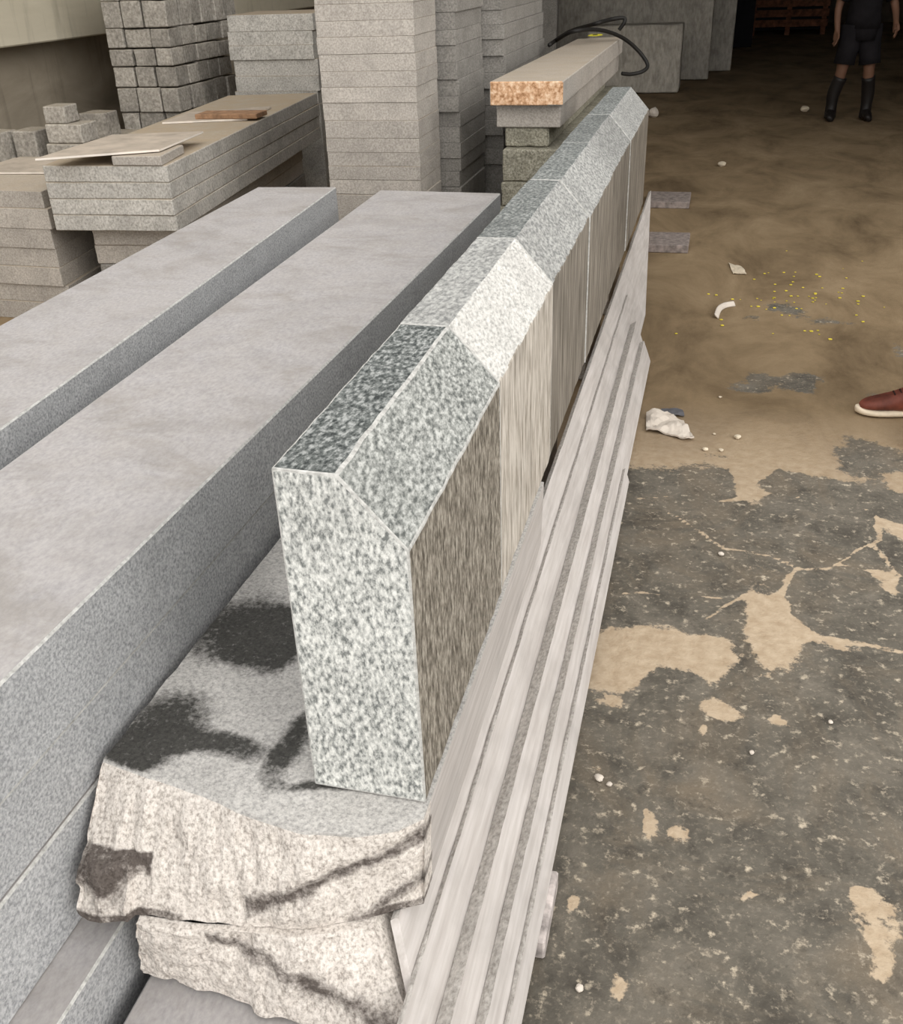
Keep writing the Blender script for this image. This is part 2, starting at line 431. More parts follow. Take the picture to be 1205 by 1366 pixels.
# ------------------------------------------------------------------ kerb wall on edge
KX0, KX1, KB, KT = -.534, -.347, .452, 1.024
prof = [(KX0, KB), (KX1, KB), (KX1, .918), (-.441, KT), (KX0, KT)]
joints = [1.045, 1.643, 2.285, 2.985, 3.66, 4.38, 5.36]
KL = [
    ('near dark speckled granite kerbstone with a pale split end face', 'kerb_dark', 'kerb_face'),
    ('whitish granite kerbstone, second back in the chamfered row', 'kerb_mid', 'kerb_light_face'),
    ('grey granite kerbstone right behind the whitish one', 'kerb_mid', 'kerb_mid_face'),
    ('grey chamfered kerbstone in the middle of the row, third from the far end', 'kerb_mid', 'kerb_mid_face'),
    ('grey chamfered kerbstone second from the far end of the row', 'kerb_mid', 'kerb_mid_face'),
    ('farthest chamfered granite kerbstone, beside the orange-ended slab', 'kerb_mid', 'kerb_mid_face'),
]
for i, (lb, mt, mf) in enumerate(KL):
    y0, y1 = joints[i] + .0012, joints[i + 1] - .0012
    dx = random.uniform(-.003, .003) if i else 0
    pr = [(x + dx, z) for x, z in prof]
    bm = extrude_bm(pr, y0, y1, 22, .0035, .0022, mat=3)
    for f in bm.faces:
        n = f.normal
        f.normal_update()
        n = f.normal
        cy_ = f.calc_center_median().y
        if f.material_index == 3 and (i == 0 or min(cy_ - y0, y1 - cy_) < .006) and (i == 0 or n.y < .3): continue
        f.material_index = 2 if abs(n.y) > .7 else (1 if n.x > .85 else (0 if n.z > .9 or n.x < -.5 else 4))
    o = link('kerbstone', bm, [M['kerb_top_shade'] if i > 1 else M[mt], M[mf], M['kerb_end'] if i == 0 else M[mt], M['arris'], M[{0: 'kerb_speck', 1: 'kerb_light'}.get(i, mt)]], loc=((KX0 + KX1) / 2, (y0 + y1) / 2, KB))
    tag(o, lb, 'kerbstone', 'kerbstones standing in a chamfered row')

# ------------------------------------------------------------------ rough blocks under the kerb
def curve_y(pts):
    pts = sorted(pts)
    def f(x):
        if x <= pts[0][0]: return pts[0][1]
        for (a, ya), (b, yb) in zip(pts, pts[1:]):
            if x <= b: return ya + (yb - ya) * (x - a) / (b - a)
        return pts[-1][1]
    return f
ftop = curve_y([tuple(atz(*p, .45).to_2d()) for p in [(135, 1010), (200, 1032), (270, 1056), (330, 1086), (400, 1108), (470, 1114), (530, 1106), (570, 1086)]])
fbot = curve_y([tuple(atz(*p, .262).to_2d()) for p in [(148, 1215), (260, 1232), (400, 1238), (480, 1226), (568, 1206)]])
def upper(u, v, w_):
    z = .262 + (.45 - .262) * w_
    xl = -.912 + .012 * (1 - w_); xr = -.342 - .006 * (1 - w_)
    x = xl + (xr - xl) * u
    k = (1 - v) ** 1.0
    front = ftop(x) * w_ ** 1.6 + fbot(x) * (1 - w_ ** 1.6) if w_ < 1 else ftop(x)
    y = front + (2.15 - front) * (v ** 2.2)
    p = Vector((x, y, z))
    if v < .04:
        amp = min(1, (1 - w_) * 5) * min(1, w_ * 4 + .4)
        d = .015 * fbm((x, z * .5, 0), 9, 4) + .008 * fbm((x * 1.3, z * .6, 3), 28, 3)
        vein = (z - .30) - (x + .62) * .42
        d -= .006 * math.exp(-(vein / .02) ** 2)
        p.y -= d * amp
        if u < .16 and w_ < .5: p.y -= .022 + .012 * fbm((x, z, 9), 20, 3)
    p.x += (.006 + max(0, p.y - 1.0) * .012) * (1 - u)
    if w_ == 1: p.z -= .0015 * abs(fbm((x, y, 0), 20, 3))
    if u == 0: p.x += .004 * fbm((y, z, 1), 20, 3)
    return p
def stain_attr(o, fn):
    at = o.data.attributes.new('stain', 'FLOAT', 'POINT')
    at.data.foreach_set('value', [fn(v.co + o.location) for v in o.data.vertices])
WET = [(atz(222, 965, .45), .075, .085), (atz(175, 1000, .45), .06, .05), (atz(295, 995, .45), .10, .028), (atz(322, 838, .45), .125, .11), (atz(370, 850, .45), .08, .10), (atz(435, 1050, .45), .07, .014), (atz(398, 985, .45), .026, .10)]
def up_stain(p):
    s = 0
    if p.z > .445:
        q = p + Vector((fbm(p, 9, 3), fbm(p + Vector((4, 4, 4)), 9, 3), 0)) * .02
        for c, rx, ry in WET:
            d = ((q.x - c.x) / rx) ** 2 + ((q.y - c.y) / ry) ** 2
            s += .95 * math.exp(-d * d * .8)
        if abs(p.z - .45) < .01: return min(1, s)
    else:
        vein = (p.z - .30) - (p.x + .62) * .42 + .012 * fbm(p, 18, 3)
        if p.x > -.62: s += .85 * math.exp(-(vein / .020) ** 2)
        vein2 = (p.z - .26) - (p.x + .45) * .6 + .012 * fbm(p, 18, 3)
        if p.x > -.46: s += .7 * math.exp(-(vein2 / .02) ** 2)
        if p.x < -.78 and p.z < .36: s += .95 * max(0, fbm(p, 16, 3) + .55)
        if p.z < .275 and (p.x < -.72 or p.x > -.42): s += .7
    return max(0, min(1, s))
bm = grid_box(90, 60, 34, upper)
for f in bm.faces: f.normal_update(); f.material_index = 0
o = link('rough_block', bm, [M['block'], M['block_top'], M['strip']], loc=(-.62, 1.5, .262))
for p in o.data.polygons:
    if p.center.z + .262 > .446: p.material_index = 1
    elif p.normal.x > .9 and p.center.y + 1.5 > 1.06: p.material_index = 2
stain_attr(o, up_stain)
tag(o, 'rough split granite block carrying the near end of the kerb row, wet patches on top', 'stone block', 'rough bearing blocks under the kerb row')

lft = curve_y([tuple(atz(*p, .26).to_2d()) for p in [(165, 1232), (260, 1240), (400, 1250), (530, 1232)]])
lfb = curve_y([tuple(atz(*p, .108).to_2d()) for p in [(190, 1300), (250, 1310), (300, 1330), (340, 1345), (420, 1372), (540, 1392)]])
def lower(u, v, w_):
    z = .108 + (.2605 - .108) * w_
    xl = -.80 * w_ - .822 * (1 - w_); xr = -.402 + (.255 - z) * .584 - .012
    x = xl + (xr - xl) * u
    front = lft(x) * w_ + lfb(x) * (1 - w_)
    p = Vector((x, front + (2.1 - front) * v ** 2, z))
    if v < .04:
        p.y -= (.013 * fbm((x, z * .6, 20), 10, 4) + .007 * fbm((x, z, 23), 30, 3)) * (1 if w_ < 1 else .2)
        p.z += .010 * fbm((x, 4, 4), 16, 3) * (1 - w_)
    if u == 0: p.x += .006 * fbm((p.y, z, 30), 20, 3)
    return p
def low_stain(p):
    s = 0
    v = (p.z - .235) + (p.x + .66) * .38 + .012 * fbm(p, 18, 3)
    if p.x > -.68: s += .75 * math.exp(-(v / .018) ** 2)
    s += .45 * max(0, fbm(p, 9, 3) - .15)
    return max(0, min(1, s))
o = link('rough_block', grid_box(70, 40, 26, lower), M['block'], loc=(-.62, 1.5, .108))
stain_attr(o, low_stain)
tag(o, 'pale rough broken granite block lying under the big stained block', 'stone block', 'rough bearing blocks under the kerb row')
o = link('stone_slab', prism_bm([(-.815, .55), (-.33, .55), (-.33, 2.2), (-.815, 2.2)], .0, .096, .004, .002, 6), M['sawn_top'], loc=(-.63, 1.4, 0))
tag(o, 'flat grey granite slab on the floor below the rough blocks', 'stone slab')
for y, lb in ((2.62, 'hidden granite bearing block under the middle of the kerb row'), (3.95, 'hidden granite bearing block under the later middle of the kerb row'), (4.85, 'hidden granite bearing block under the far end of the kerb row')):
    o = link('rough_block', box_bm(-.68, -.45, y, y + .5, 0, .449, bevel=.008, jit=.002, cuts=4), M['stack'], loc=(-.56, y, 0))
    tag(o, lb, 'stone block', 'rough bearing blocks under the kerb row')

# ------------------------------------------------------------------ leaning strips to the right of the kerb
PXS = [513, 522, 566, 572, 614, 632, 662, 675, 697, 703, 721]
SL = [atz(x, 1250, 0).x / 1.6 for x in PXS]
PHI = math.radians(30.3)
n2 = Vector((math.cos(PHI), math.sin(PHI))); d2 = Vector((math.sin(PHI), -math.cos(PHI)))
P = [Vector((SL[0] * (CAM_H - .255), .255))]
for i in range(1, len(SL)):
    v = n2 if i % 2 == 1 else d2; u = P[-1]
    P.append(u + v * ((SL[i] * (CAM_H - u.y) - u.x) / (v.x + SL[i] * v.y)))
ends = [(.97, 6.60), (.66, 4.55), (.62, 4.30), (.60, 4.16), (.60, 2.98)]
SLB = ['tallest leaning granite strip, the one touching the kerb row', 'leaning granite strip second out from the kerb row', 'middle one of the five leaning granite strips',
       'leaning granite strip second from the open floor', 'outermost short leaning granite strip beside the open floor']
BZ = .052
for i in range(5):
    tl, tr = P[2 * i].copy(), P[2 * i + 1].copy()
    th = (tr - tl).length - .0006
    tr = tl + n2 * th
    L = (tl.y - BZ) / math.cos(PHI)
    bl, br_ = tl + d2 * L, tr + d2 * L
    # flat foot
    k = (br_.y - BZ) / math.cos(PHI); br_ = br_ + d2 * k
    y0, y1 = ends[i]
    prof = [tuple(bl), tuple(br_), tuple(tr), tuple(tl)]
    def sh(x, z, t, i=i, ztop=tl.y):
        if i == 0: return (ztop - z) * (-.95 * (1 - t) - 9.2 * t)
        return (ztop - z) * (-1.2) * t
    bm = bmesh.new()
    nseg = 90; nw = 7; rings = []
    for s_ in range(nseg + 1):
        t = (s_ / nseg) ** 1.3
        ring = []
        def add(x, z, j):
            y = y0 + (y1 - y0) * t + sh(x, z, t)
            ring.append(bm.verts.new((x + n2.x * j, y, z + n2.y * j)))
        wob = .0022 * fbm((y0 + (y1 - y0) * t, i * 3.3, 0), 7, 4)
        chip = 0
        for q in range(nw + 1):               # face from foot to arris
            a = br_.lerp(tr, q / nw); j = .0012 * fbm((a.x * 3, (y0 + (y1 - y0) * t) * 4, a.y * 3 + i), 6, 3)
            if q == nw: a = a + d2 * abs(.004 * fbm((y0 + (y1 - y0) * t, i * 9.1, 2), 14, 3)); j = min(j, 0)
            if q == 0: j = 0
            add(a.x, a.y, min(j, .0005) - .0006)
        mid = tr.lerp(tl, .5) - d2 * wob
        add(mid.x, mid.y, 0); add(tl.x - d2.x * wob, tl.y - d2.y * wob, .0); add(bl.x, bl.y, 0)
        rings.append(ring)
    n = len(rings[0])
    bm.faces.new(rings[0]); bm.faces.new(rings[-1][::-1])
    for a, b in zip(rings, rings[1:]):
        for q in range(n):
            f = bm.faces.new((a[q], a[(q + 1) % n], b[(q + 1) % n], b[q]))
            f.material_index = 1 if q in (nw, nw + 1) else 0
    o = link('granite_strip', bm, [M['strip'], M['strip_edge']], loc=((bl.x + br_.x) / 2, (y0 + y1) / 2, BZ))
    tag(o, SLB[i], 'stone strip', 'leaning granite strips beside the kerb row')
for i, (y0, y1, x1, lb) in enumerate(((1.135, 1.30, -.166, 'short timber bearer poking out under the near end of the leaning strips'),
                                     (6.10, 6.42, -.105, 'timber bearer on the sand, nearer of the two at the far end of the strips'),
                                     (7.32, 7.66, -.145, 'timber bearer on the sand, farther of the two beyond the strips'))):
    bm = box_bm(-.325 if i == 0 else -.46, x1, y0, y1, .001, .0505, bevel=.004, jit=.001, cuts=3)
    tag(link('timber_bearer', bm, M['wood'] if i == 0 else M['wood_dim'], loc=(-.28, (y0 + y1) / 2, 0)), lb, 'timber', 'timber bearers under the leaning strips')

# ------------------------------------------------------------------ long sawn slabs on the left
def slab(name, quad, z0, z1, lb, cat='stone slab', grp=None, top='sawn_top', side='sawn_side', bevel=.004, jit=.0012, cuts=12, end=None):
    bm = prism_bm(quad, z0, z1, bevel, jit, cuts, mat=2)
    for v in bm.verts: v.co.z = min(max(v.co.z, z0), z1)
    for f in bm.faces:
        f.normal_update()
        if f.material_index != 2: f.material_index = 0 if f.normal.z > .75 else 1
    c = Vector((sum(p[0] for p in quad) / 4, sum(p[1] for p in quad) / 4, z0))
    o = link(name, bm, [M[top], M[side], M['arris'] if side == 'sawn_side' else M[side]], loc=c)
    return tag(o, lb, cat, grp)
RQ = [(-1.338, .25), (-.930, .25), (-.886, 4.25), (-1.442, 4.27)]
RQ2 = [(-1.335, .22), (-.934, .22), (-.890, 4.22), (-1.438, 4.24)]
LQ = [(-1.905, .25), (-1.405, .25), (-1.665, 4.31), (-2.04, 4.28)]
LQ2 = [(-1.90, .22), (-1.41, .22), (-1.67, 4.25), (-2.03, 4.22)]
g = 'long sawn granite slabs piled on the left'
slab('long_slab', RQ, .5505, .722, 'wide grey sawn slab on top of the long pile next to the kerb row', grp=g)
slab('long_slab', RQ2, .4055, .55, 'grey sawn slab second from the top of the long pile next to the kerb row', grp=g)
slab('long_slab', RQ, .205, .404, 'thick grey slab third from the top of the long pile beside the rough block', grp=g, side='sawn_side')
slab('long_slab', [(-1.335, .3), (-.852, .3), (-.842, 4.2), (-1.43, 4.2)], .0, .2045, 'bottom slab of the long pile by the kerb row, jutting out at its foot', grp=g)
slab('long_slab', LQ, .5505, .724, 'long grey sawn slab on top of the pile away from the kerb row', grp=g)
slab('long_slab', LQ2, .3755, .55, 'long grey slab second from the top of the pile away from the kerb row', grp=g)
slab('long_slab', LQ, .0, .375, 'thick bottom slab of the long pile away from the kerb row', grp=g)

# ------------------------------------------------------------------ stacks behind
ORD = ['first', 'second', 'third', 'fourth', 'fifth', 'sixth', 'seventh', 'eighth', 'ninth', 'tenth', 'eleventh', 'twelfth', 'thirteenth', 'fourteenth', 'fifteenth',
       'sixteenth', 'seventeenth', 'eighteenth', 'nineteenth', 'twentieth', 'twenty-first', 'twenty-second', 'twenty-third', 'twenty-fourth']
def rotq(cx, cy, hw, hl, a):
    c, s_ = math.cos(a), math.sin(a)
    return [(cx + x * c - y * s_, cy + x * s_ + y * c) for x, y in ((-hw, -hl), (hw, -hl), (hw, hl), (-hw, hl))]
def stack(quad, z0, n, t, where, grp, mat='stack', jx=.006, jy=.006, base=True, vt=.12, name='granite_slab', top=None):
    """slabs counted from the lowest one; z0 is where the counted ones begin"""
    if base and z0 > .01:
        slab('stone_plinth', quad, 0, z0 - .0005, 'hidden stone base under ' + where, 'stone base', None, mat, mat, .006, .001, 0)
    z = z0
    for i in range(n):
        h = t * random.uniform(1 - vt, 1 + vt)
        dx, dy = random.uniform(-jx, jx), random.uniform(-jy, jy)
        q = [(x + dx, y + dy) for x, y in quad]
        lb = 'grey slab, %s up of those showing in %s' % (ORD[i], where)
        slab(name, q, z, z + h - .0004, lb, 'stone slab', grp, top or mat, mat, .0014, .0015, 2)
        z += h
    return z
# tall column
stack(rotq(-1.632, 4.96, .238, .20, .01), .60, 16, .0725, 'the tall square column', 'slabs in the tall square column', 'stack', .003, .003)
stack(rotq(-1.56, 5.52, .255, .30, 0), .55, 15, .075, 'the dim stack right behind the column', 'slabs in the dim stack behind the column', 'stack_dark', .008, .01)
stack(rotq(-1.47, 6.55, .27, .66, 0), .55, 14, .08, 'the deep stack two behind the column', 'slabs in the deep stack behind the column', 'stack_dark', .012, .02)
# orange ended pile
oq = [(-1.075, 4.92), (-.72, 4.91), (-.715, 7.75), (-1.02, 7.6)]
pl = [(.0, .32, 0, 'stone', 'hidden bottom'), (.3205, .515, -.005, 'green_grey', 'fifth'), (.5155, .635, .01, 'green_grey', 'fourth'), (.6355, .79, .015, 'green_grey', 'third')]
gp = 'slabs in the pile with the orange end'
for k, (z0, z1, dx, mt, od) in enumerate(pl):
    mt = 'green_grey'
    q = [(x + dx + (.04 if (j in (0, 3)) else -.012), y + (.02 if j < 2 else -.1)) for j, (x, y) in enumerate(oq)]
    slab('granite_slab', q, z0, z1, 'greenish rough slab %s from the top under the orange-ended slab' % od, 'stone slab', gp, mt, mt, .008, .005, 6)
slab('granite_slab', [(x + .015, y + .03) for x, y in [(-1.072, 4.96), (-.755, 4.95), (-.74, 7.6), (-1.03, 7.6)]], .884, .992, 'grey slab directly under the orange-ended slab', 'stone slab', gp, 'stack', 'stack', .004, .001, 4)
slab('stone_spacer', [(-1.02, 5.0), (-.80, 5.0), (-.79, 7.4), (-1.0, 7.4)], .7905, .8835, 'dark stained rough slab, set back in the pile with the orange end', 'stone slab', gp, 'green_grey', 'green_grey', .008, .006, 6)
ot = empty('orange_ended_slab', (-.9, 6.2, .9925))
tag(ot, 'topmost grey slab with an orange-brown rough end beside the far kerbs', 'stone slab', gp)
bm = prism_bm(oq, .9925, 1.098, .004, .001, 4)
for f in bm.faces:
    f.normal_update(); f.material_index = 1 if f.normal.y < -.7 else 0
bmesh.ops.translate(bm, verts=bm.verts, vec=-ot.location)
link('slab_body', bm, [M['stack'], M['orange']], ot)
p = atz(794, 47, 1.098)
bm = bmesh.new()
def disc(bm, c, r, z, squish=1.0, wob=.15, n=18):
    vs = [bm.verts.new((c[0] + r * math.cos(a) * (1 + wob * math.sin(3 * a + r * 40)), c[1] + squish * r * math.sin(a) * (1 + wob * math.cos(2 * a)), z)) for a in [2 * math.pi * k / n for k in range(n)]]
    lo = [bm.verts.new((v.co.x, v.co.y, z - .002)) for v in vs]
    bm.faces.new(vs)
    for k in range(n): bm.faces.new((lo[k], lo[(k + 1) % n], vs[(k + 1) % n], vs[k]))
lp = p - ot.location
disc(bm, (lp.x, lp.y), .05, lp.z + .0022, 2.4)
ym = link('paint_mark', bm, M['yellow'], ot); ym['label'] = 'yellow paint mark with a dark centre'
bm = bmesh.new(); disc(bm, (lp.x, lp.y), .018, lp.z + .0045, 2.0)
link('paint_dot', bm, M['blackpaint'], ym)
# black hose on the pile
hp = [atz(733, 60, 1.108), atz(760, 42, 1.115), aty(790, 33, 7.2), aty(815, 26, 7.3), aty(832, 24, 7.35), aty(833, 30, 7.35), aty(826, 40, 7.35)]
hp2 = [atz(742, 54, 1.112), aty(765, 42, 7.0), aty(800, 40, 7.2), aty(830, 50, 7.4), aty(852, 68, 7.5), aty(864, 86, 7.5), aty(858, 95, 7.45), aty(842, 99, 7.4), aty(830, 98, 7.35)]
bm = tube_bm(spline(hp), .013, 8); tube_bm(spline(hp2), .013, 8, bm)
tag(link('rubber_hose', bm, M['rubber'], smooth=True), 'black rubber hose looped over the far end of the orange-ended slab', 'hose')

# pile with the thin tiles on it
ang = math.atan2(-.34, 2.96)
def dq(ins=0, far=0): return [(-3.178 + ins, 4.300), (-2.528 - ins, 4.338), (-2.862 - ins, 7.2 - far), (-3.512 + ins, 7.06 - far)]
z = .492
for i, lb in enumerate(('bottom', 'third', 'second', 'topmost')):
    q = [(x + random.uniform(-.006, .006), y + random.uniform(-.008, .004)) for x, y in dq()]
    slab('granite_slab', q, z, z + .0772, '%s%s of four thick slabs under the thin tile' % (lb, '' if lb in ('bottom', 'topmost') else ' from the top'), 'stone slab', 'thick slabs under the thin tile', 'stack_pale', 'stack_pale', .004, .002, 8)
    z += .0778
ztop = z
sq = [(-3.06, 4.42), (-2.60, 4.46), (-2.9, 6.9), (-3.36, 6.85)]
slab('stone_plinth', sq, 0, .2895, 'hidden stone base under the four thick slabs', 'stone base', None, 'stack_dark', 'stack_dark', .006, .001, 0)
for i, lb in enumerate(('lower', 'upper')):
    slab('granite_slab', [(x - .012 * (1 - i), y + random.uniform(-.01, .01)) for x, y in sq], .29 + .1 * i, .3893 + .1 * i + .0015 * i, '%s of the two set-back slabs seen under the thick pale pile' % lb, 'stone slab', 'set-back slabs under the pale pile', 'stack_dark', 'stack', .005, .003, 4)
# stone pieces and tiles on top
slab('stone_offcut', [(-2.80, 4.315), (-2.545, 4.33), (-2.60, 4.66), (-2.85, 4.65)], ztop, ztop + .044, 'short stone offcut propping up the thin tile', 'stone offcut', None, 'stack', 'stack', .004, .003, 4)
def tile(c4, th, lb, mat='plate', grp=None):
    bm = bmesh.new()
    hi = [bm.verts.new(p) for p in c4]; lo = [bm.verts.new(Vector(p) - Vector((0, 0, th))) for p in c4]
    bm.faces.new(hi); bm.faces.new(lo[::-1])
    for k in range(4):
        f = bm.faces.new((lo[k], lo[(k + 1) % 4], hi[(k + 1) % 4], hi[k])); f.material_index = 1
    bmesh.ops.bevel(bm, geom=bm.edges[:], offset=.0015, segments=1, affect='EDGES')
    c = sum((Vector(p) for p in c4), Vector()) / 4
    return tag(link('thin_tile', bm, [M[mat], M['plate_edge']], loc=c), lb, 'tile', grp)
gt = 'thin tiles lying on the piles'
tz = ztop + .044
tile([(-3.10, 4.15, tz + .0155), (-2.60, 4.425, tz + .0155), (-2.653, 4.99, tz + .0155), (-3.12, 4.86, tz + .0155)], .0115, 'thin beige tile with a pale edge propped on the thick slab pile', grp=gt)
a = atz(216, 163, ztop + .012); b = atz(330, 158, ztop + .012)
tile([(a.x, a.y, ztop + .0125), (b.x, b.y, ztop + .0125), (b.x - .08, b.y + .55, ztop + .0125), (a.x - .05, a.y + .45, ztop + .0125)], .012, 'second thin tile lying flat on the thick pile under the wood strip', grp=gt)
a = atz(264, 156, ztop + .035); b = atz(333, 152, ztop + .035)
tag(link('wood_strip', box_bm(-.20, .20, -.09, .09, 0, .028, bevel=.003, jit=.001), M['brown_wood']), 'short brown wood strip lying on the thick slab pile', 'wood strip')
ws = bpy.data.objects['wood_strip']; ws.location = ((a.x + b.x) / 2, (a.y + b.y) / 2 + .10, ztop + .0128); ws.rotation_euler = (0, 0, .05)

# stack behind the far end of that pile
stack([(-3.62, 7.42), (-2.94, 7.42), (-3.0, 8.1), (-3.68, 8.1)], .70, 6, .1015, 'the pale stack behind the thick slab pile', 'slabs in the pale stack behind', 'stack_pale', .012, .01)
# left-hand low stack
ZLOW = stack([(-3.95, 4.37), (-3.245, 4.345), (-3.36, 5.3), (-4.05, 5.3)], .0, 7, .091, 'the low stack beside the thick pale pile', 'slabs in the low stack', 'stack', .022, .012, base=False)
zt = ZLOW
tile([(-4.0, 4.75, zt + .012), (-3.40, 4.80, zt + .012), (-3.45, 5.2, zt + .012), (-4.02, 5.2, zt + .012)], .011, 'thin pale-edged tile lying on the low stack beside the thick pale pile', grp=gt)

# ------------------------------------------------------------------ sett pile against the left wall
def sett(x, y, z, sx, sy, sz, lb, grp, seed, mat='sett', name='granite_sett'):
    bm = box_bm(-sx / 2, sx / 2, -sy / 2, sy / 2, 0, sz, bevel=.006, cuts=2)
    for v in bm.verts:
        q = v.co * 9 + Vector((seed, seed * 1.7, 3))
        k = .007 if v.co.z > .005 else .004
        dv = Vector((noise.noise(q), noise.noise(q + Vector((9, 2, 1))), 0)) * k
        if v.co.z > .5 * sz: dv.z = -abs(noise.noise(q)) * .006
        v.co += dv
    o = link(name, bm, M[mat]); o.location = (x, y, z); o.rotation_euler = (0, 0, random.uniform(-.02, .02))
    return tag(o, lb, 'stone sett', grp)
PX0, PX1, PY0, PY1 = -4.52, -3.98, 7.2, 8.25
slab('stone_plinth', [(PX0, PY0), (PX1, PY0), (PX1, PY1), (PX0, PY1)], 0, .4995, 'hidden stone base under the sett pile by the concrete wall', 'stone base', None, 'sett', 'sett', .01, .004, 0)
slab('stone_core', [(PX0 + .01, PY0 + .22), (PX1 - .24, PY0 + .22), (PX1 - .24, PY1), (PX0 + .01, PY1)], .503, 1.70, 'hidden stone core inside the sett pile', 'stone base', None, 'sett', 'sett', .01, .004, 0)
gs = 'rough setts in the pile by the concrete wall'
z = .5
names_f = ['nearest the concrete wall on the front', 'in the front middle', 'at the aisle-side front corner']
for r in range(8):
    h = random.uniform(.115, .185)
    cuts_ = [PX0, PX0 + .18 + random.uniform(-.03, .03), PX0 + .36 + random.uniform(-.03, .03), PX1]
    for i in range(3):
        a, b = cuts_[i], cuts_[i + 1]
        sett((a + b) / 2, PY0 + .10 + random.uniform(-.012, .012), z, b - a - .016, .19, h - .002 - random.uniform(0, .008), 'rough sett %s of the sett pile, %s row up' % (names_f[i], ORD[r]), gs, r * 9 + i)
    yy = PY0 + .21
    k = 0
    while yy < PY1 - .1:
        d = random.uniform(.16, .26)
        sett(PX1 - .11 + random.uniform(-.015, .012), yy + d / 2, z, .20, d - .02, h - .002 - random.uniform(0, .012), 'rough sett %s back on the aisle side of the sett pile, %s row up' % (ORD[k], ORD[r]), gs, r * 9 + 4 + k)
        yy += d; k += 1
    z += h
# loose setts on the low bench left of the thick pile
slab('stone_plinth', [(-4.7, 5.34), (-3.58, 5.34), (-3.75, 7.0), (-4.75, 7.0)], 0, .58, 'low dusty stone block behind the low stack', 'stone base', None, 'sett', 'sett', .012, .004, 3)
gl = 'loose setts beside the concrete wall'
for (px, py, sx, sy, sz, lb, zb) in ((92, 222, .26, .20, .13, 'wide loose sett at the bottom of the little heap by the concrete wall', .58),
                                 (40, 220, .16, .2, .20, 'upright loose sett at the wall side of the little heap', .58),
                                 (128, 190, .20, .18, .19, 'loose dark sett at the rear of the little heap', .58),
                                 ):
    p = atz(px, py, zb); sett(p.x, p.y + .1, zb, sx, sy, sz, lb, gl, px, 'sett')
p = atz(92, 222, .58); sett(p.x, p.y + .11, .711, .25, .18, .11, 'loose sett in the middle of the little heap', gl, 3); sett(p.x - .05, p.y + .11, .822, .15, .15, .10, 'small sett on top of the little heap by the concrete wall', gl, 6)
p = atz(8, 225, .58); sett(p.x - .13, p.y + .10, .58, .2, .25, .2, 'separate loose sett nearest the camera-side end of the concrete wall', gl, 11)

# ------------------------------------------------------------------ far end of the shed
gw = 'big pale slabs propped at the back'
def leaning(x0, x1, y, h, th, lean, lb, mat='pale_slab'):
    bm = box_bm(x0, x1, 0, th, 0, h, bevel=.012, jit=.01, cuts=5)
    for v in bm.verts: v.co.y += lean * v.co.z
    o = link('pale_slab', bm, M[mat]); o.location = (0, y, .012); return tag(o, lb, 'stone slab', gw)
leaning(-1.75, -.545, 14.05, .80, .55, .03, 'low pale block-like slab standing at the back behind the far kerbs')
leaning(-2.6, -.20, 15.55, 2.3, .12, .06, 'tall pale slab standing behind the low pale block')
leaning(-2.2, .11, 16.75, 2.35, .14, .05, 'tallest pale slab farthest back, next to the dark sheet')
leaning(-3.6, -2.1, 13.6, 2.0, .2, .05, 'tall dim slab standing behind the deep slab stack', 'stack_dark')
# dark sheet and red-brown crate
tag(link('dark_sheet', box_bm(.10, .48, 21.2, 21.26, 0, 2.4, bevel=.004), M['dark_panel']), 'narrow dark sheet standing between the pale slabs and the crate', 'panel')
cr = empty('timber_crate', (1.25, 24.2, 0)); tag(cr, 'red-brown slatted timber crate standing at the very back', 'crate')
for x in (-.72, 0, .72): link('post', box_bm(x - .05, x + .05, -.06, .0, .0, 1.7, bevel=.004), M['crate'], cr)
for k in range(8): link('slat', box_bm(-.8, .8, -.10, -.062, .16 + k * .19, .30 + k * .19, bevel=.004), M['crate'], cr)
link('crate_back', box_bm(-.8, .8, .0, .9, .1, 1.7, bevel=.006), M['dark_panel'], cr)
dr = bmesh.new()
tube_bm([(0, 0, 0), (0, 0, .03), (0, 0, .3), (0, 0, .32), (0, 0, .34), (0, 0, .6), (0, 0, .62), (0, 0, .64), (0, 0, .86), (0, 0, .88)], [.27, .28, .28, .295, .28, .28, .295, .28, .28, .26], 28, dr)
o = link('plastic_drum', dr, M['drum'], smooth=False); o.location = (2.62, 13.9, 0.001); tag(o, 'dark blue drum standing behind the booted person', 'drum')

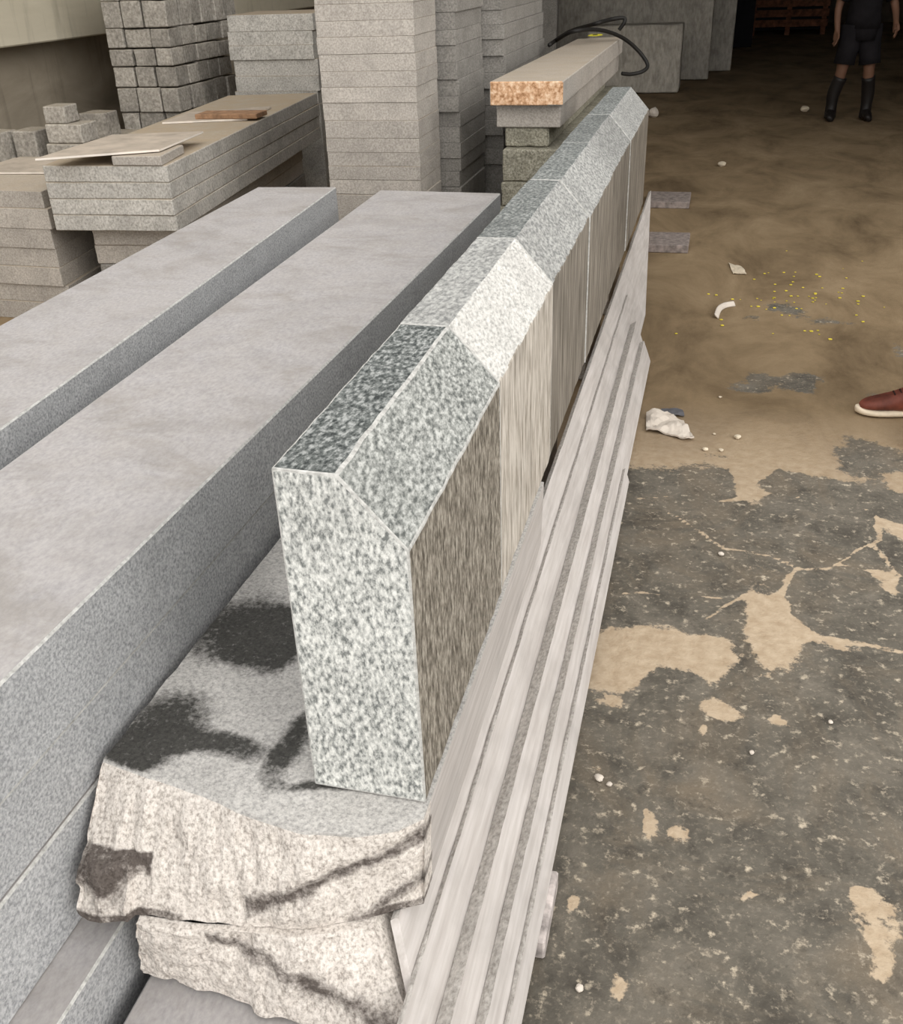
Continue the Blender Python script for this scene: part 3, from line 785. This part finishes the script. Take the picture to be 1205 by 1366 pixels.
# ------------------------------------------------------------------ people
def body_bm(J):
    """one body from tapering limbs; the remesh modifier fuses it into one skin"""
    bm = bmesh.new()
    for pts, rad in J: tube_bm(spline(pts, 5), [r for r in lerp_r(rad, 5)], 14, bm)
    return bm
def lerp_r(rad, m):
    out = []
    for a, b in zip(rad, rad[1:]):
        for k in range(m):
            t = k / m
            out.append(tuple(a[i] + (b[i] - a[i]) * t for i in range(2)) if hasattr(a, '__len__') else a + (b - a) * t)
    out.append(rad[-1]); return out
def ell(bm, c, r, seg=16):
    res = bmesh.ops.create_uvsphere(bm, u_segments=seg, v_segments=seg // 2 + 2, radius=1)
    for v in res['verts']: v.co = Vector((v.co.x * r[0] + c[0], v.co.y * r[1] + c[1], v.co.z * r[2] + c[2]))
def hand(J, wrist, d, out, palm=.085):
    """wrist point, finger direction d, thumb side out"""
    wrist = Vector(wrist); d = Vector(d).normalized(); out = Vector(out).normalized(); nrm = d.cross(out).normalized()
    J.append(([wrist, wrist + d * palm * .5, wrist + d * palm], [(.024, .030), (.020, .040), (.015, .040)]))
    for k, ln in enumerate((.068, .078, .072, .056)):
        b = wrist + d * (palm - .012) + out * (.030 - .020 * k)
        J.append(([b, b + d * ln * .45 + nrm * .004, b + d * ln * .8 + nrm * .016, b + d * ln + nrm * .028], [.0095, .009, .0082, .0068]))
    b = wrist + d * .022 + out * .028
    J.append(([b, b + out * .028 + d * .03, b + out * .034 + d * .06 + nrm * .006], [.013, .011, .009]))
def person(root, feet, hip_z, yaw, hands, lean=(0, 0)):
    """standing figure facing -Y before yaw; feet = two (x, y) spots in its own frame"""
    J = []
    hx, hy = lean
    for sx, (fx, fy) in zip((-1, 1), feet):
        hip = Vector((sx * .09, 0, hip_z)); ank = Vector((fx, fy, .09)); knee = (hip + ank) / 2 + Vector((0, -.03, .02))
        J.append(([hip, hip.lerp(knee, .5), knee, knee.lerp(ank, .35) + Vector((0, .012, 0)), ank, ank + Vector((0, 0, -.05))], [(.085, .085), (.075, .078), (.056, .056), (.054, .056), (.037, .037), (.04, .04)]))
        J.append(([(fx, fy + .06, .035), (fx, fy - .04, .04), (fx + sx * .01, fy - .14, .028), (fx + sx * .01, fy - .18, .022)], [(.03, .034), (.036, .04), (.024, .042), (.016, .03)]))
    z = hip_z
    J.append(([(0, 0, z - .06), (0, 0, z + .05), (0, -.005, z + .18), (0, 0, z + .34), (0, .005, z + .47), (0, .01, z + .54)],
              [(.12, .15), (.115, .16), (.10, .14), (.11, .16), (.085, .15), (.05, .07)]))
    J.append(([(0, .01, z + .50), (0, 0, z + .58), (0, -.01, z + .64)], [.058, .052, .052]))
    for sx, (elb, wr, fd, to) in zip((-1, 1), hands):
        sh_ = Vector((sx * .17, .005, z + .47))
        J.append(([sh_ + Vector((-sx * .05, 0, .01)), sh_, Vector(elb), Vector(wr)], [.055, .05, .038, .026]))
        hand(J, wr, fd, to)
    bm = body_bm(J)
    h = z + .74
    ell(bm, (0, -.005, h), (.076, .094, .108)); ell(bm, (0, -.035, h - .055), (.055, .062, .062))
    ell(bm, (0, -.105, h - .02), (.013, .018, .022)); ell(bm, (0, -.088, h - .062), (.024, .012, .009))
    ell(bm, (0, -.078, h + .028), (.05, .022, .012))
    for sx in (-1, 1): ell(bm, (sx * .078, .01, h - .015), (.010, .02, .03))
    o = link('body', bm, M['skin'], root, smooth=True)
    md = o.modifiers.new('fuse', 'REMESH'); md.mode = 'VOXEL'; md.voxel_size = .009; md.use_smooth_shade = True
    sm = o.modifiers.new('soften', 'SMOOTH'); sm.iterations = 3; sm.factor = .4
    for sx in (-1, 1):
        e = bmesh.new(); ell(e, (sx * .031, -.086, h + .004), (.012, .008, .008), 10)
        link('eye', e, M['hair'], root, smooth=True)
    hb = bmesh.new(); ell(hb, (0, .012, h + .022), (.084, .098, .100), 24)
    for v in hb.verts:
        if v.co.y < -.05 and v.co.z < h + .05: v.co.y = -.05
        if v.co.z < h - .05: v.co.z = h - .05
    link('hair', hb, M['hair'], root, smooth=True)
    root.rotation_euler = (0, 0, yaw)
    return z
# standing worker in black shorts and boots
wk = empty('person', (1.335, 11.72, 0))
tag(wk, 'person in black shirt, black shorts and black rubber boots standing in the dim aisle', 'person')
wf = [(-.185, .0), (.165, .02)]
hz = .86
person(wk, wf, hz, .0, [((-.25, .02, hz + .22), (-.24, -.06, hz - .0), (0, -.2, -1), (.3, -1, 0)), ((.28, .02, hz + .22), (.30, -.12, hz + .06), (.1, -.5, -.8), (-.4, -1, .3))])
bm = bmesh.new()
for sx, (fx, fy) in zip((-1, 1), wf):
    kn = Vector((sx * .125, -.02, .54))
    tube_bm([(sx * .085, 0, hz + .05), (sx * .09, 0, hz - .10), (sx * .115, -.012, .63), tuple(kn)], [(.12, .11), (.115, .115), (.098, .105), (.10, .11)], 18, bm)
tube_bm([(0, 0, hz - .09), (0, 0, hz + .04), (0, 0, hz + .12)], [(.12, .17), (.135, .18), (.125, .165)], 20, bm)
o = link('shorts', bm, M['cloth_dark'], wk, smooth=True)
bm = bmesh.new()
tube_bm([(0, 0, hz + .02), (0, 0, hz + .12), (0, -.005, hz + .22), (0, 0, hz + .36), (0, .004, hz + .48), (0, .01, hz + .545)], [(.142, .19), (.138, .182), (.126, .168), (.128, .185), (.105, .175), (.07, .085)], 22, bm)
for sx, e in ((-1, (-.25, .02, hz + .22)), (1, (.28, .02, hz + .22))):
    s0 = Vector((sx * .14, .005, hz + .48)); tube_bm([s0, s0 + Vector((sx * .05, 0, -.02)), s0.lerp(Vector(e), .5), s0.lerp(Vector(e), .8)], [.07, .07, .064, .062], 14, bm)
link('shirt', bm, M['cloth_dark'], wk, smooth=True)
for sx, (fx, fy) in zip((-1, 1), wf):
    b = bmesh.new()
    kn = Vector((sx * .135, -.02, .42))
    tube_bm(spline([tuple(kn), (fx * .97, fy, .27), (fx, fy + .005, .15), (fx, fy, .08), (fx, fy, .02)], 4), lerp_r([(.068, .068), (.064, .066), (.056, .056), (.06, .056), (.062, .058)], 4), 16, b)
    tube_bm(spline([(fx, fy + .085, .05), (fx, fy + .03, .065), (fx + sx * .01, fy - .08, .055), (fx + sx * .015, fy - .165, .042), (fx + sx * .016, fy - .205, .032)], 4), lerp_r([(.045, .042), (.062, .052), (.048, .056), (.038, .05), (.022, .03)], 4), 16, b)
    for v in b.verts: v.co.z = max(v.co.z, .001)
    link('boot', b, M['boot'], wk, smooth=True)
# bystander at the right edge: only one shoe and the hem show
by = empty('person', (.845, 3.80, 0))
tag(by, 'person standing on the sand in red-brown shoes and pale trousers', 'person')
bf = [(-.01, .0), (.30, .12)]
BYAW = -math.pi / 2 + .10
hz2 = .88
cy, sy_ = math.cos(BYAW), math.sin(BYAW)
bpos = [(0.02, .10), (-.22, -.02)]
person(by, bf, hz2, 0, [((-.25, .02, hz2 + .22), (-.25, -.05, hz2), (0, -.15, -1), (.3, -1, 0)), ((.25, .02, hz2 + .22), (.25, -.05, hz2), (0, -.15, -1), (-.3, -1, 0))])
bm = bmesh.new()
for sx, (fx, fy) in zip((-1, 1), bf):
    tube_bm([(sx * .085, 0, hz2 + .05), (sx * .09, 0, hz2 - .1), (sx * .09 * .5 + fx * .5, -.015 + fy * .5, .5), (fx, fy + .015, .24), (fx, fy + .02, .115)], [(.12, .11), (.11, .115), (.08, .085), (.07, .075), (.072, .078)], 18, bm)
tube_bm([(0, 0, hz2 - .09), (0, 0, hz2 + .04), (0, 0, hz2 + .12)], [(.12, .17), (.135, .18), (.125, .165)], 20, bm)
link('trousers', bm, M['trouser'], by, smooth=True)
bm = bmesh.new()
tube_bm([(0, 0, hz2 + .02), (0, 0, hz2 + .12), (0, -.005, hz2 + .22), (0, 0, hz2 + .36), (0, .004, hz2 + .48), (0, .01, hz2 + .545)], [(.142, .19), (.138, .182), (.126, .168), (.128, .185), (.105, .175), (.07, .085)], 22, bm)
for sx in (-1, 1):
    s0 = Vector((sx * .14, .005, hz2 + .48)); e = Vector((sx * .25, .02, hz2 + .22)); tube_bm([s0, s0 + Vector((sx * .05, 0, -.02)), s0.lerp(e, .5), s0.lerp(e, .8)], [.07, .07, .064, .062], 14, bm)
link('shirt', bm, M['shirt'], by, smooth=True)
def loft(sections, n=20):
    """sections along the foot: (y, half width, z bottom, z top)"""
    bm = bmesh.new(); R = []
    for (x, y, hw, zb, zt_) in sections:
        ring = []
        for k in range(n):
            a = 2 * math.pi * k / n; c, s_ = math.cos(a), math.sin(a)
            pw = lambda q, e: math.copysign(abs(q) ** e, q)
            ring.append(bm.verts.new((x + hw * pw(c, .7), y, (zb + zt_) / 2 + (zt_ - zb) / 2 * pw(s_, .75))))
        R.append(ring)
    for a, b in zip(R, R[1:]):
        for k in range(n): bm.faces.new((a[k], a[(k + 1) % n], b[(k + 1) % n], b[k]))
    bm.faces.new(R[0][::-1]); bm.faces.new(R[-1]); return bm
def smooth_sections(sec, m=4):
    v = [Vector(s_[:3]) for s_ in sec]; u = [Vector((s_[3], s_[4], 0)) for s_ in sec]
    return [(p.x, p.y, p.z, q.x, q.y) for p, q in zip(spline(v, m), spline(u, m))]
for fx, fy in bf:
    up_ = smooth_sections([(fx, fy + .085, .020, .03, .075), (fx, fy + .075, .034, .026, .11), (fx, fy + .03, .042, .024, .125), (fx, fy - .02, .043, .024, .118), (fx, fy - .08, .047, .024, .090), (fx, fy - .13, .049, .024, .072), (fx, fy - .17, .042, .025, .060), (fx, fy - .195, .028, .028, .048), (fx, fy - .203, .012, .03, .04)])
    sh_o = link('shoe', loft(up_), M['leather'], by, smooth=True); sh_o['label'] = 'red-brown leather shoe with a cream sole'
    so = smooth_sections([(fx, fy + .098, .016, .001, .03), (fx, fy + .088, .036, .001, .032), (fx, fy + .03, .044, .001, .032), (fx, fy - .03, .043, .001, .030), (fx, fy - .10, .052, .001, .030), (fx, fy - .15, .052, .001, .030), (fx, fy - .19, .040, .003, .032), (fx, fy - .212, .020, .008, .034), (fx, fy - .218, .008, .012, .03)])
    link('sole', loft(so), M['sole'], sh_o, smooth=True)
    b = bmesh.new()
    for k in range(4):
        yy = fy - .015 - k * .022; zz = .119 - k * .0085
        tube_bm(spline([(fx - .024, yy, zz - .012), (fx, yy - .006, zz + .002), (fx + .024, yy, zz - .012)], 4), .003, 6, b)
    link('laces', b, M['lace'], sh_o, smooth=True)
by.rotation_euler = (0, 0, BYAW)

# ------------------------------------------------------------------ litter on the floor
def crumple(name, pts, th, mat, lb, cat, amp=.02, sub=3, z0=.004):
    bm = bmesh.new()
    f = bm.faces.new([bm.verts.new((p.x, p.y, z0)) for p in pts])
    bmesh.ops.triangulate(bm, faces=bm.faces[:])
    bmesh.ops.subdivide_edges(bm, edges=bm.edges[:], cuts=sub, use_grid_fill=True)
    bmesh.ops.subdivide_edges(bm, edges=bm.edges[:], cuts=1, use_grid_fill=True)
    for v in bm.verts: v.co.z = z0 + amp * (.5 + abs(noise.noise(v.co * 11)) * 1.6 + .4 * abs(noise.noise(v.co * 30)))
    r = bmesh.ops.extrude_face_region(bm, geom=bm.faces[:])
    for v in [g_ for g_ in r['geom'] if isinstance(g_, bmesh.types.BMVert)]: v.co.z = max(.001, v.co.z - th)
    zmin = min(v.co.z for v in bm.verts)
    for v in bm.verts: v.co.z += .001 - zmin
    c = sum(pts, Vector()) / len(pts)
    return tag(link(name, bm, mat, loc=(c.x, c.y, 0)), lb, cat)
G = lambda *a: [atz(x, y, 0) for x, y in a]
crumple('paper_scrap', G((862, 556), (890, 553), (912, 566), (926, 588), (915, 589), (885, 580), (862, 577)), .006, M['paper'], 'crumpled white paper scrap on the sand beside the leaning strips', 'litter', .028)
crumple('plastic_scrap', [p + Vector((0, 0, 0)) for p in G((882, 548), (911, 550), (913, 557), (880, 556))], .004, M['greyscrap'], 'small dark grey scrap just behind the crumpled white paper', 'litter', .02)
crumple('paper_scrap', G((972, 352), (990, 358), (996, 367), (978, 366)), .005, M['tan'], 'small tan paper scrap on the sand near the far timber bearers', 'litter', .02)
pts = spline([atz(956, 422, .012), atz(960, 412, .014), atz(968, 407, .014), atz(980, 405, .012)], 6)
tag(link('plastic_strip', tube_bm(pts, [(.004, .016)] * len(pts), 8), M['paper'], smooth=True), 'curved white plastic strip lying on the brown sand', 'litter')
def pebble(px, py, r, lb, mat='tan', grp='pale stone chips on the sand', sq=.6):
    bm = bmesh.new(); bmesh.ops.create_icosphere(bm, subdivisions=2, radius=r)
    sd_ = px * .13
    for v in bm.verts:
        v.co *= 1 + .35 * noise.noise(v.co / r * 1.1 + Vector((sd_, py * .1, 0))); v.co.z *= sq
    zm = min(v.co.z for v in bm.verts)
    o = link('stone_chip', bm, M[mat]); p_ = atz(px, py, 0); o.location = (p_.x, p_.y, -zm + .0005); return tag(o, lb, 'stone chip', grp)
pebble(984, 585, .013, 'larger pale pebble on the sand near the crumpled paper')
pebble(962, 602, .009, 'tiny pale chip on the sand below the pebble near the paper')
pebble(941, 601, .010, 'tiny pale chip on the sand just below the crumpled paper', )
pebble(953, 580, .006, 'tiniest pale chip between the paper and the pebble')
pebble(961, 531, .007, 'lone small chip on the sand above the crumpled paper')
pebble(872, 157, .06, 'whitish stone lump on the floor beyond the far kerb', 'paper', 'stone lumps near the far aisle', .9)
pebble(1073, 149, .05, 'pale lump on the floor near the booted person', 'tan', 'stone lumps near the far aisle')
pebble(963, 222, .035, 'small pale lump on the brown sand in the far aisle', 'tan', 'stone lumps near the far aisle')
pebble(600, 1345, .022, 'broken pale stone chip lodged on the near end of the leaning strips', 'tan', 'stone chips on the strips')
bpy.data.objects.remove([o for o in bpy.data.objects if 'lodged' in o.get('label', '')][0])
NEAR = [(650, 1), ]
for i, (px, py, r, lb) in enumerate(((799, 1040, .010, 'white chip on the dark concrete beside the strips, below the sand patch'), (962, 741, .009, 'white chip beside the long crack on the dark concrete'),
                                     (813, 1048, .007, 'smaller white chip next to the one beside the strips'), (1003, 1005, .006, 'white speck of stone on the dark concrete below the small sand patch'),
                                     (773, 1320, .008, 'white chip on the concrete beside the near end of the strips'), (1108, 965, .006, 'lone white speck of stone on the dark concrete below the long sand line'))):
    pebble(px, py, r, lb, 'paper', 'white chips on the dark concrete')
bm = bmesh.new()
for k in range(70):
    px = random.gauss(1060, 55); py = random.gauss(395, 22)
    p_ = atz(px, py, .0015)
    if 962 < px < 1006 and 342 < py < 376: continue
    r = random.uniform(.004, .011)
    bmesh.ops.create_icosphere(bm, subdivisions=1, radius=r, matrix=Matrix.Translation((p_.x, p_.y, .003)) @ Matrix.Diagonal((1, 1, .3, 1)))
tag(link('yellow_flecks', bm, M['fleck']), 'yellow flecks scattered over the brown sand', 'flecks', kind='stuff')
